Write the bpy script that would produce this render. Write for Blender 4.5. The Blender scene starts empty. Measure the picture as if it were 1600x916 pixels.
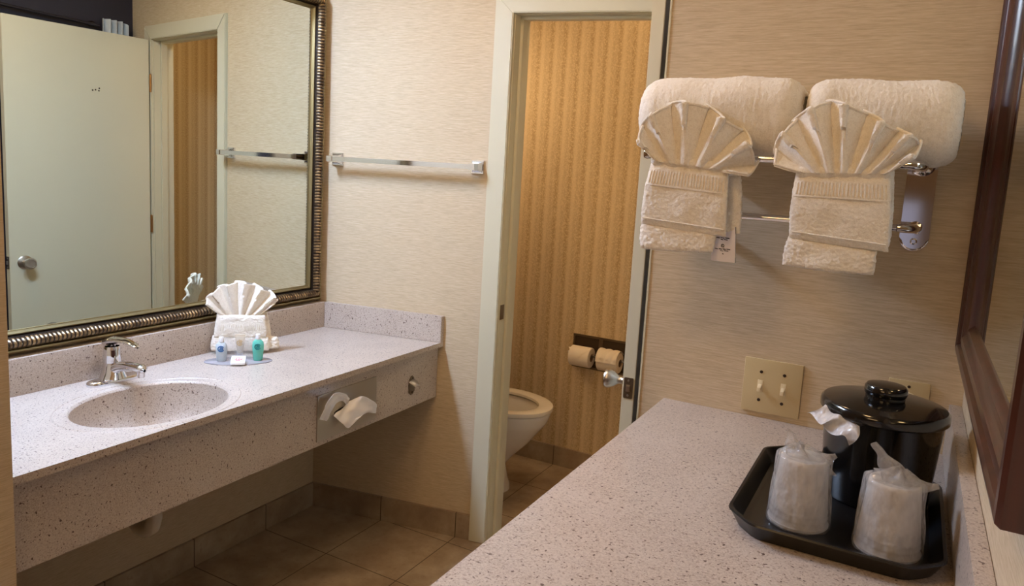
import bpy, bmesh, math, random
from math import sin, cos, tan, pi, radians as RD
from mathutils import Vector, Matrix, noise
random.seed(7)
S = bpy.context.scene
COL = S.collection

# ------------------------------------------------------------------ camera
F_PX, PPX, PPY = 1144.99, 806.9, 418.92
YAW, PIT, ROL = 0.494, 0.1347, -0.0576
CAM = Vector((2.1372, 0.0, 1.4809))
def cam_axes():
    cy, sy, cp, sp = cos(YAW), sin(YAW), cos(PIT), sin(PIT)
    fw = Vector((-sy*cp, cy*cp, -sp)); rt = Vector((cy, sy, 0)); up = rt.cross(fw)
    cr, sr = cos(ROL), sin(ROL)
    return cr*rt - sr*up, cr*up + sr*rt, fw
AR, AU, AF = cam_axes()
cd = bpy.data.cameras.new('camera'); cam = bpy.data.objects.new('camera', cd); COL.objects.link(cam)
cd.sensor_width = 36; cd.sensor_fit = 'HORIZONTAL'; cd.lens = F_PX/1600*36
cd.shift_x = (800-PPX)/1600; cd.shift_y = (PPY-458)/1600; cd.clip_start = 0.02
cam.matrix_world = Matrix(((AR.x, AU.x, -AF.x, CAM.x), (AR.y, AU.y, -AF.y, CAM.y), (AR.z, AU.z, -AF.z, CAM.z), (0, 0, 0, 1)))
S.camera = cam

# ------------------------------------------------------------------ light and exposure
w = bpy.data.worlds.new('world'); S.world = w; w.use_nodes = True
w.node_tree.nodes['Background'].inputs[0].default_value = (0.9, 0.85, 0.8, 1)
w.node_tree.nodes['Background'].inputs[1].default_value = 0.05
S.view_settings.view_transform = 'Standard'; S.view_settings.look = 'None'
S.view_settings.gamma = 1; S.view_settings.use_curve_mapping = False
S.view_settings.exposure = 0.10
def area(name, loc, target, sx, sy, power, col, spread=180):
    l = bpy.data.lights.new(name, 'AREA'); l.shape = 'RECTANGLE'; l.size = sx; l.size_y = sy
    l.energy = power; l.color = col; l.spread = RD(spread)
    o = bpy.data.objects.new(name, l); COL.objects.link(o); o.location = loc
    o.rotation_euler = (Vector(target)-Vector(loc)).to_track_quat('-Z', 'Y').to_euler()
    return o
area('bedroom_light', (1.25, -1.7, 2.2), (1.4, 1.2, 1.0), 0.9, 0.6, 8.0, (1.0, 0.63, 0.29))
area('hall_ceiling_light', (1.45, 0.10, 2.52), (1.75, 1.1, 1.0), 0.28, 0.28, 4.8, (1.0, 0.63, 0.29))
area('entry_light', (0.92, 1.45, 2.56), (0.92, 1.5, 0.0), 0.3, 0.3, 8.0, (1.0, 0.66, 0.36))
area('toilet_room_light', (0.06, 2.74, 1.95), (1.2, 3.1, 1.1), 0.3, 0.4, 5.5, (1.0, 0.70, 0.40))
area('toilet_ceiling_light', (1.15, 2.74, 2.52), (1.05, 2.95, 0.6), 0.3, 0.2, 3.4, (1.0, 0.70, 0.40))

# ------------------------------------------------------------------ materials
def srgb(r, g, b):
    f = lambda c: (c/255)/12.92 if c/255 <= .04045 else ((c/255+.055)/1.055)**2.4
    return (f(r), f(g), f(b), 1)
def mat(name, col=(.8, .8, .8, 1), rough=.5, metal=0., **kw):
    m = bpy.data.materials.new(name); m.use_nodes = True
    b = m.node_tree.nodes['Principled BSDF']
    b.inputs['Base Color'].default_value = col; b.inputs['Roughness'].default_value = rough; b.inputs['Metallic'].default_value = metal
    for k, v in kw.items(): b.inputs[k].default_value = v
    return m
class NT:
    def __init__(s, m): s.t = m.node_tree; s.b = s.t.nodes.get('Principled BSDF')
    def n(s, typ, **kw):
        x = s.t.nodes.new(typ)
        for k, v in kw.items():
            if k.startswith('i_'):
                key = k[2:]; x.inputs[int(key) if key.isdigit() else key].default_value = v
            else: setattr(x, k, v)
        return x
    def l(s, a, b): s.t.links.new(a, b)
    def coord(s, scale=(1, 1, 1)):
        c = s.n('ShaderNodeTexCoord'); mp = s.n('ShaderNodeMapping'); mp.inputs['Scale'].default_value = scale
        s.l(c.outputs['Object'], mp.inputs['Vector']); return mp.outputs[0]
    def noise(s, vec, scale, detail=3, rough=.5):
        x = s.n('ShaderNodeTexNoise'); x.inputs['Scale'].default_value = scale; x.inputs['Detail'].default_value = detail
        x.inputs['Roughness'].default_value = rough; s.l(vec, x.inputs['Vector']); return x.outputs['Fac']
    def ramp(s, fac, stops, interp='LINEAR'):
        x = s.n('ShaderNodeValToRGB'); x.color_ramp.interpolation = interp
        e = x.color_ramp.elements
        e[0].position, e[0].color = stops[0]; e[1].position, e[1].color = stops[-1]
        for p, c in stops[1:-1]:
            q = e.new(p); q.color = c
        s.l(fac, x.inputs[0]); return x.outputs[0]
    def mix(s, fac, a, b, mode='MIX'):
        x = s.n('ShaderNodeMix', data_type='RGBA', blend_type=mode)
        for sock, v in ((x.inputs[0], fac), (x.inputs[6], a), (x.inputs[7], b)):
            if hasattr(v, 'links') or hasattr(v, 'is_linked'): s.l(v, sock)
            else: sock.default_value = v
        return x.outputs[2]
    def bump(s, h, strength, dist=.002):
        x = s.n('ShaderNodeBump'); x.inputs['Strength'].default_value = strength; x.inputs['Distance'].default_value = dist
        s.l(h, x.inputs['Height']); s.l(x.outputs[0], s.b.inputs['Normal'])
    def math(s, op, a, b=None):
        x = s.n('ShaderNodeMath', operation=op)
        for i, v in enumerate((a, b)):
            if v is None: continue
            if isinstance(v, (int, float)): x.inputs[i].default_value = v
            else: s.l(v, x.inputs[i])
        return x.outputs[0]

def m_wallpaper():
    m = mat('wallpaper', rough=.75); t = NT(m)
    v = t.coord((24, 24, 400)); n1 = t.noise(v, 1.0, 3, .6)
    v2 = t.coord((50, 50, 1000)); n2 = t.noise(v2, 1.0, 2, .5)
    s_ = t.math('ADD', t.math('MULTIPLY', n1, .7), t.math('MULTIPLY', n2, .3))
    c = t.ramp(s_, [(.30, srgb(182, 161, 128)), (.5, srgb(201, 181, 149)), (.70, srgb(215, 197, 168))])
    t.l(c, t.b.inputs['Base Color']); t.bump(s_, .35, .0015); return m
def m_stripe():
    m = mat('striped_wallpaper', rough=.7); t = NT(m)
    c = t.n('ShaderNodeTexCoord'); sep = t.n('ShaderNodeSeparateXYZ'); t.l(c.outputs['Object'], sep.inputs[0])
    wv = t.math('SINE', t.math('MULTIPLY', t.math('ADD', sep.outputs[0], sep.outputs[1]), 2*pi/.070))
    w2 = t.math('SINE', t.math('MULTIPLY', t.math('ADD', sep.outputs[0], sep.outputs[1]), 2*pi/.035))
    f = t.math('ADD', t.math('MULTIPLY', wv, .34), t.math('MULTIPLY', w2, .22)); f = t.math('ADD', f, .5)
    col = t.ramp(f, [(.1, srgb(178, 152, 112)), (.9, srgb(210, 188, 150))])
    fl = t.noise(t.coord((1, 1, .7)), 190, 3, .65); col = t.mix(t.ramp(fl, [(.46, (0, 0, 0, 1)), (.62, (.7, .7, .7, 1))]), col, srgb(222, 200, 158))
    t.l(col, t.b.inputs['Base Color']); return m
def m_stone():
    m = mat('speckled_solid_surface', rough=.28); t = NT(m)
    v = t.coord()
    big = t.noise(v, 9, 3)
    base = t.mix(t.ramp(big, [(.35, (0, 0, 0, 1)), (.65, (1, 1, 1, 1))]), srgb(178, 163, 149), srgb(190, 176, 162))
    fine = t.noise(v, 330, 2, .6)
    base = t.mix(t.ramp(fine, [(.42, (0, 0, 0, 1)), (.60, (.75, .75, .75, 1))]), base, srgb(206, 193, 180))
    d = t.noise(v, 235, 2, .7)
    base = t.mix(t.ramp(d, [(.565, (0, 0, 0, 1)), (.65, (.62, .62, .62, 1))]), base, srgb(120, 98, 84))
    d2 = t.noise(t.coord((1, 1.0, .8)), 160, 1, .4)
    base = t.mix(t.ramp(d2, [(.675, (0, 0, 0, 1)), (.72, (.95, .95, .95, 1))]), base, srgb(84, 62, 52))
    t.l(base, t.b.inputs['Base Color']); return m
def m_tile(name, axes='xy', dark=1.):
    m = mat(name, rough=.35); t = NT(m)
    c = t.n('ShaderNodeTexCoord'); sep = t.n('ShaderNodeSeparateXYZ'); t.l(c.outputs['Object'], sep.inputs[0])
    g = None
    for a in axes:
        k = 'xy'.index(a)
        fr = t.math('FRACT', t.math('ADD', t.math('DIVIDE', sep.outputs[k], .3295), 20.0 + (.012 if a == 'y' else 0)))
        e = t.math('MINIMUM', fr, t.math('SUBTRACT', 1.0, fr)); e = t.math('LESS_THAN', e, .0055)
        g = e if g is None else t.math('MAXIMUM', g, e)
    v = t.coord()
    n1 = t.noise(v, 7, 5, .62); n2 = t.noise(v, 45, 4, .6)
    col = t.ramp(n1, [(.3, srgb(142*dark, 121*dark, 98*dark)), (.52, srgb(166*dark, 146*dark, 120*dark)), (.72, srgb(186*dark, 168*dark, 142*dark))])
    col = t.mix(t.ramp(n2, [(.58, (0, 0, 0, 1)), (.75, (.4, .4, .4, 1))]), col, srgb(112, 88, 68))
    col = t.mix(g, col, srgb(78, 62, 48))
    t.l(col, t.b.inputs['Base Color']); return m
def m_terry(name, col, dark):
    m = mat(name, rough=.95); t = NT(m); v = t.coord()
    n1 = t.noise(v, 420, 3, .7); n2 = t.noise(v, 130, 3, .6)
    h = t.math('ADD', t.math('MULTIPLY', n1, .6), t.math('MULTIPLY', n2, .4))
    t.l(t.ramp(h, [(.32, dark), (.55, col)]), t.b.inputs['Base Color'])
    t.bump(h, .7, .0030)
    t.b.inputs['Sheen Weight'].default_value = .3; t.b.inputs['Sheen Roughness'].default_value = .6
    return m
def m_wood():
    m = mat('dark_mahogany', rough=.28); t = NT(m)
    n1 = t.noise(t.coord((30, 30, 2.5)), 1, 4, .6)
    t.l(t.ramp(n1, [(.3, srgb(42, 18, 14)), (.7, srgb(78, 36, 26))]), t.b.inputs['Base Color']); t.b.inputs['Coat Weight'].default_value = .4
    return m
def m_gilt():
    m = mat('antique_gilt', rough=.34, metal=.85); t = NT(m)
    n1 = t.noise(t.coord(), 35, 3)
    t.l(t.ramp(n1, [(.35, srgb(86, 70, 52)), (.65, srgb(158, 134, 98))]), t.b.inputs['Base Color']); return m
def m_film(name, opac, col):
    m = mat(name); t = NT(m); t.t.nodes.remove(t.b)
    out = [x for x in t.t.nodes if x.type == 'OUTPUT_MATERIAL'][0]
    tr = t.n('ShaderNodeBsdfTransparent'); di = t.n('ShaderNodeBsdfDiffuse'); di.inputs[0].default_value = col
    tl = t.n('ShaderNodeBsdfTranslucent'); tl.inputs[0].default_value = col
    gl = t.n('ShaderNodeBsdfGlossy'); gl.inputs['Roughness'].default_value = .16
    ad = t.n('ShaderNodeMixShader'); ad.inputs[0].default_value = .35; t.l(di.outputs[0], ad.inputs[1]); t.l(tl.outputs[0], ad.inputs[2])
    m1 = t.n('ShaderNodeMixShader'); v = t.coord((1, 1, .6)); nn = t.noise(v, 75, 2, .5)
    fac = t.ramp(nn, [(.35, (opac*.85,)*3+(1,)), (.65, (min(1, opac*1.15),)*3+(1,))])
    t.l(fac, m1.inputs[0]); t.l(tr.outputs[0], m1.inputs[1]); t.l(ad.outputs[0], m1.inputs[2])
    m2 = t.n('ShaderNodeMixShader'); lw = t.n('ShaderNodeLayerWeight'); lw.inputs[0].default_value = .45
    bp = t.n('ShaderNodeBump'); bp.inputs['Strength'].default_value = .7; bp.inputs['Distance'].default_value = .010; t.l(nn, bp.inputs['Height'])
    t.l(bp.outputs[0], gl.inputs['Normal']); t.l(bp.outputs[0], di.inputs['Normal'])
    t.l(t.math('MULTIPLY', lw.outputs['Fresnel'], .55), m2.inputs[0]); t.l(m1.outputs[0], m2.inputs[1]); t.l(gl.outputs[0], m2.inputs[2])
    t.l(m2.outputs[0], out.inputs[0]); return m
def m_brushed():
    m = mat('brushed_steel', srgb(190, 184, 172), .3, .95); t = NT(m)
    n = t.noise(t.coord((4, 4, 500)), 1, 2); t.bump(n, .15, .0005); return m

WALL, STRIPE, STONE, FLOOR = m_wallpaper(), m_stripe(), m_stone(), m_tile('travertine_floor_tile')
BASEX, BASEY = m_tile('travertine_base_tile_x', 'x', .97), m_tile('travertine_base_tile_y', 'y', .97)
CREAM = mat('cream_paint', srgb(206, 199, 172), .42)
CEIL = mat('white_ceiling', srgb(225, 220, 208), .9)
NAVY = mat('dark_navy_paint', srgb(44, 41, 52), .5)
CHROME = mat('chrome', srgb(226, 226, 230), .07, 1.)
SATIN = mat('satin_nickel', srgb(196, 194, 190), .28, 1.)
DKMET = mat('aged_metal', srgb(120, 108, 92), .38, .9)
BRASS = mat('aged_brass', srgb(150, 108, 62), .4, .9)
STEEL = m_brushed()
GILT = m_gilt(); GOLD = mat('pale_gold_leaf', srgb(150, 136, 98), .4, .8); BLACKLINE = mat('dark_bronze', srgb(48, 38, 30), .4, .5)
MIRROR = mat('silvered_glass', (.74, .79, .745, 1), .0, 1.)
WOOD = m_wood()
TERRY = m_terry('white_terry', srgb(246, 238, 222), srgb(226, 216, 196))
PLATE = mat('ivory_plastic', srgb(196, 176, 132), .35); TOGGLE = mat('ivory_toggle', srgb(222, 206, 168), .3); SCREW = mat('dark_screw', srgb(48, 34, 22), .5, .4)
BLACK = mat('glossy_black_plastic', srgb(14, 13, 13), .13); BLACK.node_tree.nodes['Principled BSDF'].inputs['Coat Weight'].default_value = .3
TRAYM = mat('black_tray_plastic', srgb(16, 15, 15), .3)
PORC = mat('white_porcelain', srgb(226, 220, 208), .12); SEATM = mat('white_toilet_seat', srgb(224, 216, 200), .25)
PAPER = mat('tissue_paper', srgb(250, 250, 252), .9); ROLLP = mat('toilet_paper', srgb(232, 220, 200), .95)
PVC = mat('white_pvc', srgb(205, 196, 178), .4)
CARD = mat('brown_cardboard', srgb(132, 104, 76), .9)
FILM = m_film('clear_bag_film', .24, srgb(240, 238, 236)); LINER = m_film('white_liner_film', .9, srgb(240, 238, 236))
CUPM = m_film('frosted_cup_plastic', 1.0, srgb(244, 240, 234)); ACRY = m_film('clear_acrylic', .22, srgb(236, 236, 240))
TAGM = mat('white_satin_tag', srgb(236, 232, 238), .7); INK = mat('black_ink', srgb(30, 26, 30), .7)
TEAL = mat('teal_shampoo', srgb(105, 200, 180), .2); TEALD = mat('teal_ink', srgb(10, 130, 130), .5)
CLEARB = mat('clear_bottle', srgb(214, 226, 230), .12, 0, Alpha=.75); YEL = mat('cream_tube', srgb(240, 226, 200), .3)
BLUEI = mat('blue_ink', srgb(30, 95, 150), .5); YELI = mat('yellow_ink', srgb(222, 176, 60), .5); REDI = mat('red_ink', srgb(205, 70, 70), .5)
WHITEP = mat('white_plastic', srgb(238, 238, 238), .3); DISC = mat('grey_tray_plastic', srgb(160, 156, 160), .2)
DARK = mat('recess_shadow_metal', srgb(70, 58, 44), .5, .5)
CURT = mat('white_curtain_cloth', srgb(200, 204, 204), .8)

# ------------------------------------------------------------------ builders
def at(px, py, axis, val):
    d = AF + AR*((px-PPX)/F_PX) - AU*((py-PPY)/F_PX); t = (val-CAM[axis])/d[axis]
    return CAM + d*t
def minv(p):
    m = Matrix.Identity(4)
    while p is not None:
        if p.type == 'EMPTY': m = Matrix.Translation(p.location) @ p.rotation_euler.to_matrix().to_4x4() @ m
        p = p.parent
    return m.inverted()
class BM:      # thin wrapper so that shapes can be collected fluently
    def __init__(s): s.b = bmesh.new()
    def box(s, x0, x1, y0, y1, z0, z1, bev=0, seg=2):
        vs = [s.b.verts.new(p) for p in ((x0, y0, z0), (x1, y0, z0), (x1, y1, z0), (x0, y1, z0), (x0, y0, z1), (x1, y0, z1), (x1, y1, z1), (x0, y1, z1))]
        fs = [s.b.faces.new([vs[i] for i in f]) for f in ((0, 3, 2, 1), (4, 5, 6, 7), (0, 1, 5, 4), (1, 2, 6, 5), (2, 3, 7, 6), (3, 0, 4, 7))]
        if bev:
            ed = list({e for f in fs for e in f.edges})
            bmesh.ops.bevel(s.b, geom=ed, offset=bev, segments=seg, affect='EDGES', profile=.6)
        return s
    def prism(s, pts, z0, z1, bev=0):      # pts: plan outline
        a = [s.b.verts.new((x, y, z0)) for x, y in pts]; c = [s.b.verts.new((x, y, z1)) for x, y in pts]; n = len(pts)
        fs = [s.b.faces.new(a[::-1]), s.b.faces.new(c)] + [s.b.faces.new((a[i], a[(i+1) % n], c[(i+1) % n], c[i])) for i in range(n)]
        if bev: bmesh.ops.bevel(s.b, geom=list({e for f in fs for e in f.edges}), offset=bev, segments=2, affect='EDGES')
        return s
    def slab(s, pts, ex, ez, org, d, t, bev=0, seg=2):   # 2-D outline in the plane (ex, ez) at org, thickness t along d
        a = [s.b.verts.new(org+ex*p[0]+ez*p[1]) for p in pts]; c = [s.b.verts.new(org+ex*p[0]+ez*p[1]+d*t) for p in pts]; n = len(pts)
        f0 = s.b.faces.new(a[::-1]); f1 = s.b.faces.new(c)
        for i in range(n): s.b.faces.new((a[i], a[(i+1) % n], c[(i+1) % n], c[i]))
        if bev: bmesh.ops.bevel(s.b, geom=list(f1.edges), offset=bev, segments=seg, affect='EDGES')
        return s
    def grid(s, P, nu, nv, closeu=False, closev=False):
        g = [[s.b.verts.new(P(i/(nu if closeu else nu-1), j/(nv if closev else nv-1))) for j in range(nv)] for i in range(nu)]
        for i in range(nu if closeu else nu-1):
            for j in range(nv if closev else nv-1):
                try: s.b.faces.new((g[i][j], g[(i+1) % nu][j], g[(i+1) % nu][(j+1) % nv], g[i][(j+1) % nv]))
                except ValueError: pass
        return s
    def lathe(s, prof, org, ax=Vector((0, 0, 1)), seg=40, sx=1, sy=1, rz=0, e1=None):
        ax = Vector(ax).normalized()
        if e1 is None: e1 = ax.orthogonal().normalized() if abs(ax.z) < .99 else Vector((1, 0, 0))
        e2 = ax.cross(e1); org = Vector(org); rings = []
        for r, z in prof:
            if r < 1e-6: rings.append([s.b.verts.new(org+ax*z)])
            else: rings.append([s.b.verts.new(org+ax*z+e1*(r*sx*cos(2*pi*k/seg))+e2*(r*sy*sin(2*pi*k/seg))) for k in range(seg)])
        for A, B_ in zip(rings, rings[1:]):
            for k in range(seg):
                k2 = (k+1) % seg
                if len(A) == 1 and len(B_) == 1: continue
                if len(A) == 1: s.b.faces.new((A[0], B_[k2], B_[k]))
                elif len(B_) == 1: s.b.faces.new((A[k], A[k2], B_[0]))
                else: s.b.faces.new((A[k], A[k2], B_[k2], B_[k]))
        return s
    def tube(s, pts, r, seg=12, closed=False, cap=True, square=False):
        pts = [Vector(p) for p in pts]; n = len(pts); rings = []; up = None
        for i, p in enumerate(pts):
            a = pts[(i-1) % n] if (closed or i > 0) else p; b = pts[(i+1) % n] if (closed or i < n-1) else p
            t = (b-a).normalized()
            if up is None: up = t.orthogonal().normalized() if not square else (Vector((0, 0, 1)) if abs(t.z) < .9 else Vector((1, 0, 0)))
            up = (up - t*up.dot(t)).normalized(); sd = t.cross(up)
            rr = r[i] if isinstance(r, (list, tuple)) else r
            if square: ring = [s.b.verts.new(p+up*rr*u+sd*rr*v) for u, v in ((1, 1), (-1, 1), (-1, -1), (1, -1))]
            else: ring = [s.b.verts.new(p+up*rr*cos(2*pi*k/seg)+sd*rr*sin(2*pi*k/seg)) for k in range(seg)]
            rings.append(ring)
        m = len(rings[0])
        for i in range(n if closed else n-1):
            A, B_ = rings[i], rings[(i+1) % n]
            for k in range(m): s.b.faces.new((A[k], A[(k+1) % m], B_[(k+1) % m], B_[k]))
        if cap and not closed: s.b.faces.new(rings[0][::-1]); s.b.faces.new(rings[-1])
        return s
    def torus(s, c, ax, R, r, seg=24, arc=1.0, start=0, e1=None):
        ax = Vector(ax).normalized(); e1 = e1 or (ax.orthogonal().normalized()); e2 = ax.cross(e1); c = Vector(c)
        n = max(3, int(seg*arc)); full = arc >= .999
        pts = [c+e1*R*cos(start+2*pi*arc*k/(n if full else n-1))+e2*R*sin(start+2*pi*arc*k/(n if full else n-1)) for k in range(n)]
        return s.tube(pts, r, 6, closed=full)
    def push(s, f):
        for v in s.b.verts: v.co = f(v.co)
        return s
def O(name, B_, m, parent=None, **kw):
    return obj(name, B_.b, m, parent, **kw)
def obj(name, bm, m, parent=None, smooth=True, local=False, angle=40, recalc=True):
    if parent is not None and not local: bm.transform(minv(parent))
    if recalc: bmesh.ops.recalc_face_normals(bm, faces=bm.faces)
    me = bpy.data.meshes.new(name); bm.to_mesh(me); bm.free(); me.materials.append(m)
    if smooth:
        me.polygons.foreach_set('use_smooth', [True]*len(me.polygons))
        me.set_sharp_from_angle(angle=RD(angle))
    o = bpy.data.objects.new(name, me); COL.objects.link(o); o.parent = parent
    return o
def solid(bm, T):      # give a sheet its thickness by stepping along the vertex normals
    bmesh.ops.recalc_face_normals(bm, faces=bm.faces); bm.normal_update()
    fs = bm.faces[:]; vs = bm.verts[:]; be = [e for e in bm.edges if len(e.link_faces) == 1]
    cp = {v: bm.verts.new(v.co - v.normal*T) for v in vs}
    for f in fs: bm.faces.new([cp[v] for v in reversed(f.verts)])
    for e in be:
        a, c = e.verts
        bm.faces.new((c, a, cp[a], cp[c]))
def tag(o, label, cat, group=None):
    o['label'] = label; o['category'] = cat
    if group: o['group'] = group
    return o
def thing(name, label, cat, loc=(0, 0, 0), rz=0, group=None):
    o = bpy.data.objects.new(name, None); o.empty_display_size = .05; COL.objects.link(o)
    o.location = loc; o.rotation_euler = (0, 0, rz); return tag(o, label, cat, group)
def struct(name, B_, m, parent=None, **kw):
    o = O(name, B_, m, parent, **kw)
    if parent is None: o['kind'] = 'structure'
    return o
def sgrp(name, loc=(0, 0, 0)):
    o = bpy.data.objects.new(name, None); COL.objects.link(o); o.location = loc; o['kind'] = 'structure'; return o
def fbm(v, s, a): return noise.noise(Vector(v)*s)*a

# ------------------------------------------------------------------ the room
SB = tan(.1868); YB0 = 2.2396
def yB(x): return YB0 + SB*x
UB = Vector((cos(.1868), sin(.1868), 0)); NB = Vector((sin(.1868), -cos(.1868), 0))     # along wall_back, towards the viewer
YC = 1.5625; XE = 1.6325; XD = 2.2516; HC = 2.60; YT = 3.265
struct('floor', BM().box(-.1, 2.45, -2.6, 3.4, -.06, 0), FLOOR, smooth=False)
struct('ceiling', BM().box(-.1, 2.45, -2.6, 3.4, HC, HC+.06), CEIL, smooth=False)
struct('wall_left', BM().box(-.1, 0, -2.6, 3.4, 0, HC), WALL, smooth=False)
struct('wall_right', BM().box(XD, XD+.1, -2.6, 3.4, 0, HC), WALL, smooth=False)
struct('wall_front', BM().box(0, XD, -2.6, -2.5, 0, HC), WALL, smooth=False)
struct('wall_toilet_room', BM().box(0, XD, YT, YT+.1, 0, HC), STRIPE, smooth=False)
struct('wall_near_vanity', BM().box(0, .62, .60, .7545, 0, HC), WALL, smooth=False)
DX0, DX1, DZ = .7768, 1.4500, 2.0444       # doorway
CI0, CI1, CIZ = .7868, 1.4430, 2.0344      # inner edge of the casing
WT = .11
b = BM()
def wseg(b, xa, xb, z0, z1):
    b.prism([(xa, yB(xa)), (xb, yB(xb)), (xb, yB(xb)+WT), (xa, yB(xa)+WT)], z0, z1)
wseg(b, 0, DX0, 0, HC); wseg(b, DX1, XE+.13, 0, HC); wseg(b, DX0, DX1, DZ, HC)
struct('wall_back', b, WALL, smooth=False)
struct('wall_towels', BM().box(XE, XD, YC, YC+.1, 0, HC), WALL, smooth=False)
struct('wall_partition', BM().box(XE+.040, XE+.12, YC+.1, yB(XE+.04)+.0, 0, HC), NAVY, smooth=False)
b = BM()
for z in (1.0,): b.box(1.9, 1.98, yB(1.6)+WT, YT, 0, HC)
struct('wall_toilet_room_right', b, STRIPE, smooth=False)
# corner bead of the wall that carries the towels
struct('trim_1', BM().box(XE-.003, XE+.001, YC-.002, YC+.004, 0, HC), CREAM, smooth=False)
# added unseen glowing panel behind the viewer, so the chrome reflects bluish light
wn = sgrp('reflection_panel_1', (1.85, -2.5, .4))
O('reflection_panel_frame', BM().box(1.42, 2.2, -2.499, -2.47, .36, 1.46, .004), CREAM, wn)
wm = mat('added_bluish_glow', srgb(150, 146, 160), .8); wb = wm.node_tree.nodes['Principled BSDF']; wb.inputs['Emission Color'].default_value = (.55, .55, .70, 1); wb.inputs['Emission Strength'].default_value = .45
O('reflection_panel_glow', BM().box(1.47, 2.15, -2.472, -2.462, .41, 1.41), wm, wn, smooth=False)
# tiled skirtings
struct('baseboard_left', BM().box(0, .010, .7545, 2.2415, 0, .1034, .001), BASEY, smooth=False)
def bprism(x0, x1, off, z0, z1, bev=0):
    return BM().prism([(x0, yB(x0)-off), (x1, yB(x1)-off), (x1, yB(x1)), (x0, yB(x0))], z0, z1, bev)
struct('baseboard_back', bprism(.010, .7189, .010, 0, .1034, .001), BASEX, smooth=False)
struct('baseboard_toilet_room', BM().box(0, 1.9, YT-.010, YT, 0, .10, .001), BASEX, smooth=False)
# door casing, jambs and stop
fr = sgrp('trim_2', (1.1, yB(1.1), 0))
CW = .066; OFF = .016
def casing(pts, name):
    # outline in (x along wall-x, z)
    P = lambda x, z, o: Vector((x, yB(x)-o, z))
    bb = BM(); a = [bb.b.verts.new(P(x, z, 0)) for x, z in pts]; c = [bb.b.verts.new(P(x, z, OFF)) for x, z in pts]; n = len(pts)
    bb.b.faces.new(a); f1 = bb.b.faces.new(c)
    for i in range(n): bb.b.faces.new((a[i], a[(i+1) % n], c[(i+1) % n], c[i]))
    bmesh.ops.bevel(bb.b, geom=list(f1.edges), offset=.003, segments=2, affect='EDGES')
    O(name, bb, CREAM, fr)
casing([(CI0-CW-.002, 0), (CI0, 0), (CI0, CIZ), (CI0-CW-.002, CIZ+CW+.002)], 'casing_side')
casing([(CI1, 0), (CI1+CW+.002, 0), (CI1+CW+.002, CIZ+CW+.002), (CI1, CIZ)], 'casing_side')
casing([(CI0-CW-.002, CIZ+CW+.002), (CI0, CIZ), (CI1, CIZ), (CI1+CW+.002, CIZ+CW+.002)], 'casing_head')
def jam(xa, xb, oa, ob, z0, z1, name):
    O(name, BM().prism([(xa, yB(xa)+oa), (xb, yB(xb)+oa), (xb, yB(xb)+ob), (xa, yB(xa)+ob)], z0, z1, .0015), CREAM, fr)
jam(DX0, DX0+.012, .0005, WT+.006, 0, DZ-.012, 'jamb'); jam(DX1-.012, DX1, .0005, WT+.006, 0, DZ-.012, 'jamb'); jam(DX0, DX1, .0005, WT+.006, DZ-.012, DZ, 'jamb_head')
jam(DX0+.012, DX0+.023, .040, .075, 0, DZ-.012, 'door_stop'); jam(DX1-.023, DX1-.012, .040, .075, 0, DZ-.012, 'door_stop'); jam(DX0+.012, DX1-.012, .040, .075, DZ-.023, DZ-.012, 'door_stop')
O('strike_plate', BM().prism([(DX0+.011, yB(DX0)+.006), (DX0+.0135, yB(DX0)+.006), (DX0+.0135, yB(DX0)+.034), (DX0+.011, yB(DX0)+.034)], .905, .962), DKMET, fr)

# ------------------------------------------------------------------ the open door
dl = sgrp('door_1', (1.44, 2.49, 0))
h0 = Vector((1.4430, 2.488, 0)); l0 = Vector((1.4990, 1.820, 0)); TH = .034
ud = (l0-h0).normalized(); nd = Vector((-ud.y, ud.x, 0))
if nd.x < 0: nd = -nd
def dP(s, o, z): p = l0 - ud*s + nd*o; return Vector((p.x, p.y, z))    # s = distance from the latch edge
b = BM(); L = (l0-h0).length
b.prism([tuple(dP(0, 0, 0).xy), tuple(dP(L, 0, 0).xy), tuple(dP(L, TH, 0).xy), tuple(dP(0, TH, 0).xy)], .012, 2.029, .0015)
O('door_leaf', b, CREAM, dl)
def knob(side):
    n = -nd if side < 0 else nd; c = dP(.062, 0 if side < 0 else TH, .918)
    k = O('door_knob', BM().lathe([(0, 0), (.031, 0), (.032, .004), (.027, .008), (.014, .010), (.011, .014), (.0105, .026), (.013, .031), (.020, .040), (.0255, .052), (.0268, .060), (.0250, .0645), (.0195, .0655), (.0185, .0625), (.006, .0615), (0, .0625)], c, n, 36), SATIN, dl)
knob(-1)
c = dP(.062, TH, .918)
O('door_knob', BM().lathe([(0, 0), (.031, 0), (.032, .004), (.027, .008), (.012, .010), (.011, .024), (.020, .034), (.0255, .046), (.0268, .054), (.022, .058), (0, .058)], c, nd, 36), SATIN, dl)
# latch plate on the edge
b = BM(); o_ = dP(0, TH/2, .918); pts = []
for sx, sz in ((1, 1), (-1, 1), (-1, -1), (1, -1)):
    for k in range(5):
        a = {(1, 1): 0, (-1, 1): pi/2, (-1, -1): pi, (1, -1): 1.5*pi}[(sx, sz)] + k*pi/8
        pts.append((sx*.0095+.003*cos(a), sz*.0255+.003*sin(a)))
b.slab(pts, nd, Vector((0, 0, 1)), o_, ud, .002, .0006)
lp = O('latch_plate', b, DKMET, dl)
b = BM(); b.slab([(-.0055, -.009), (.0055, -.009), (.0055, .009), (-.0055, .009)], nd, Vector((0, 0, 1)), o_+ud*.002, ud, .005, .002); O('latch_bolt', b, SATIN, lp)
for dz in (-.020, .020):
    O('screw', BM().lathe([(0, 0), (.0034, 0), (.0028, .0012), (0, .0014)], o_+ud*.002+Vector((0, 0, dz)), ud, 12), SATIN, lp)
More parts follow.
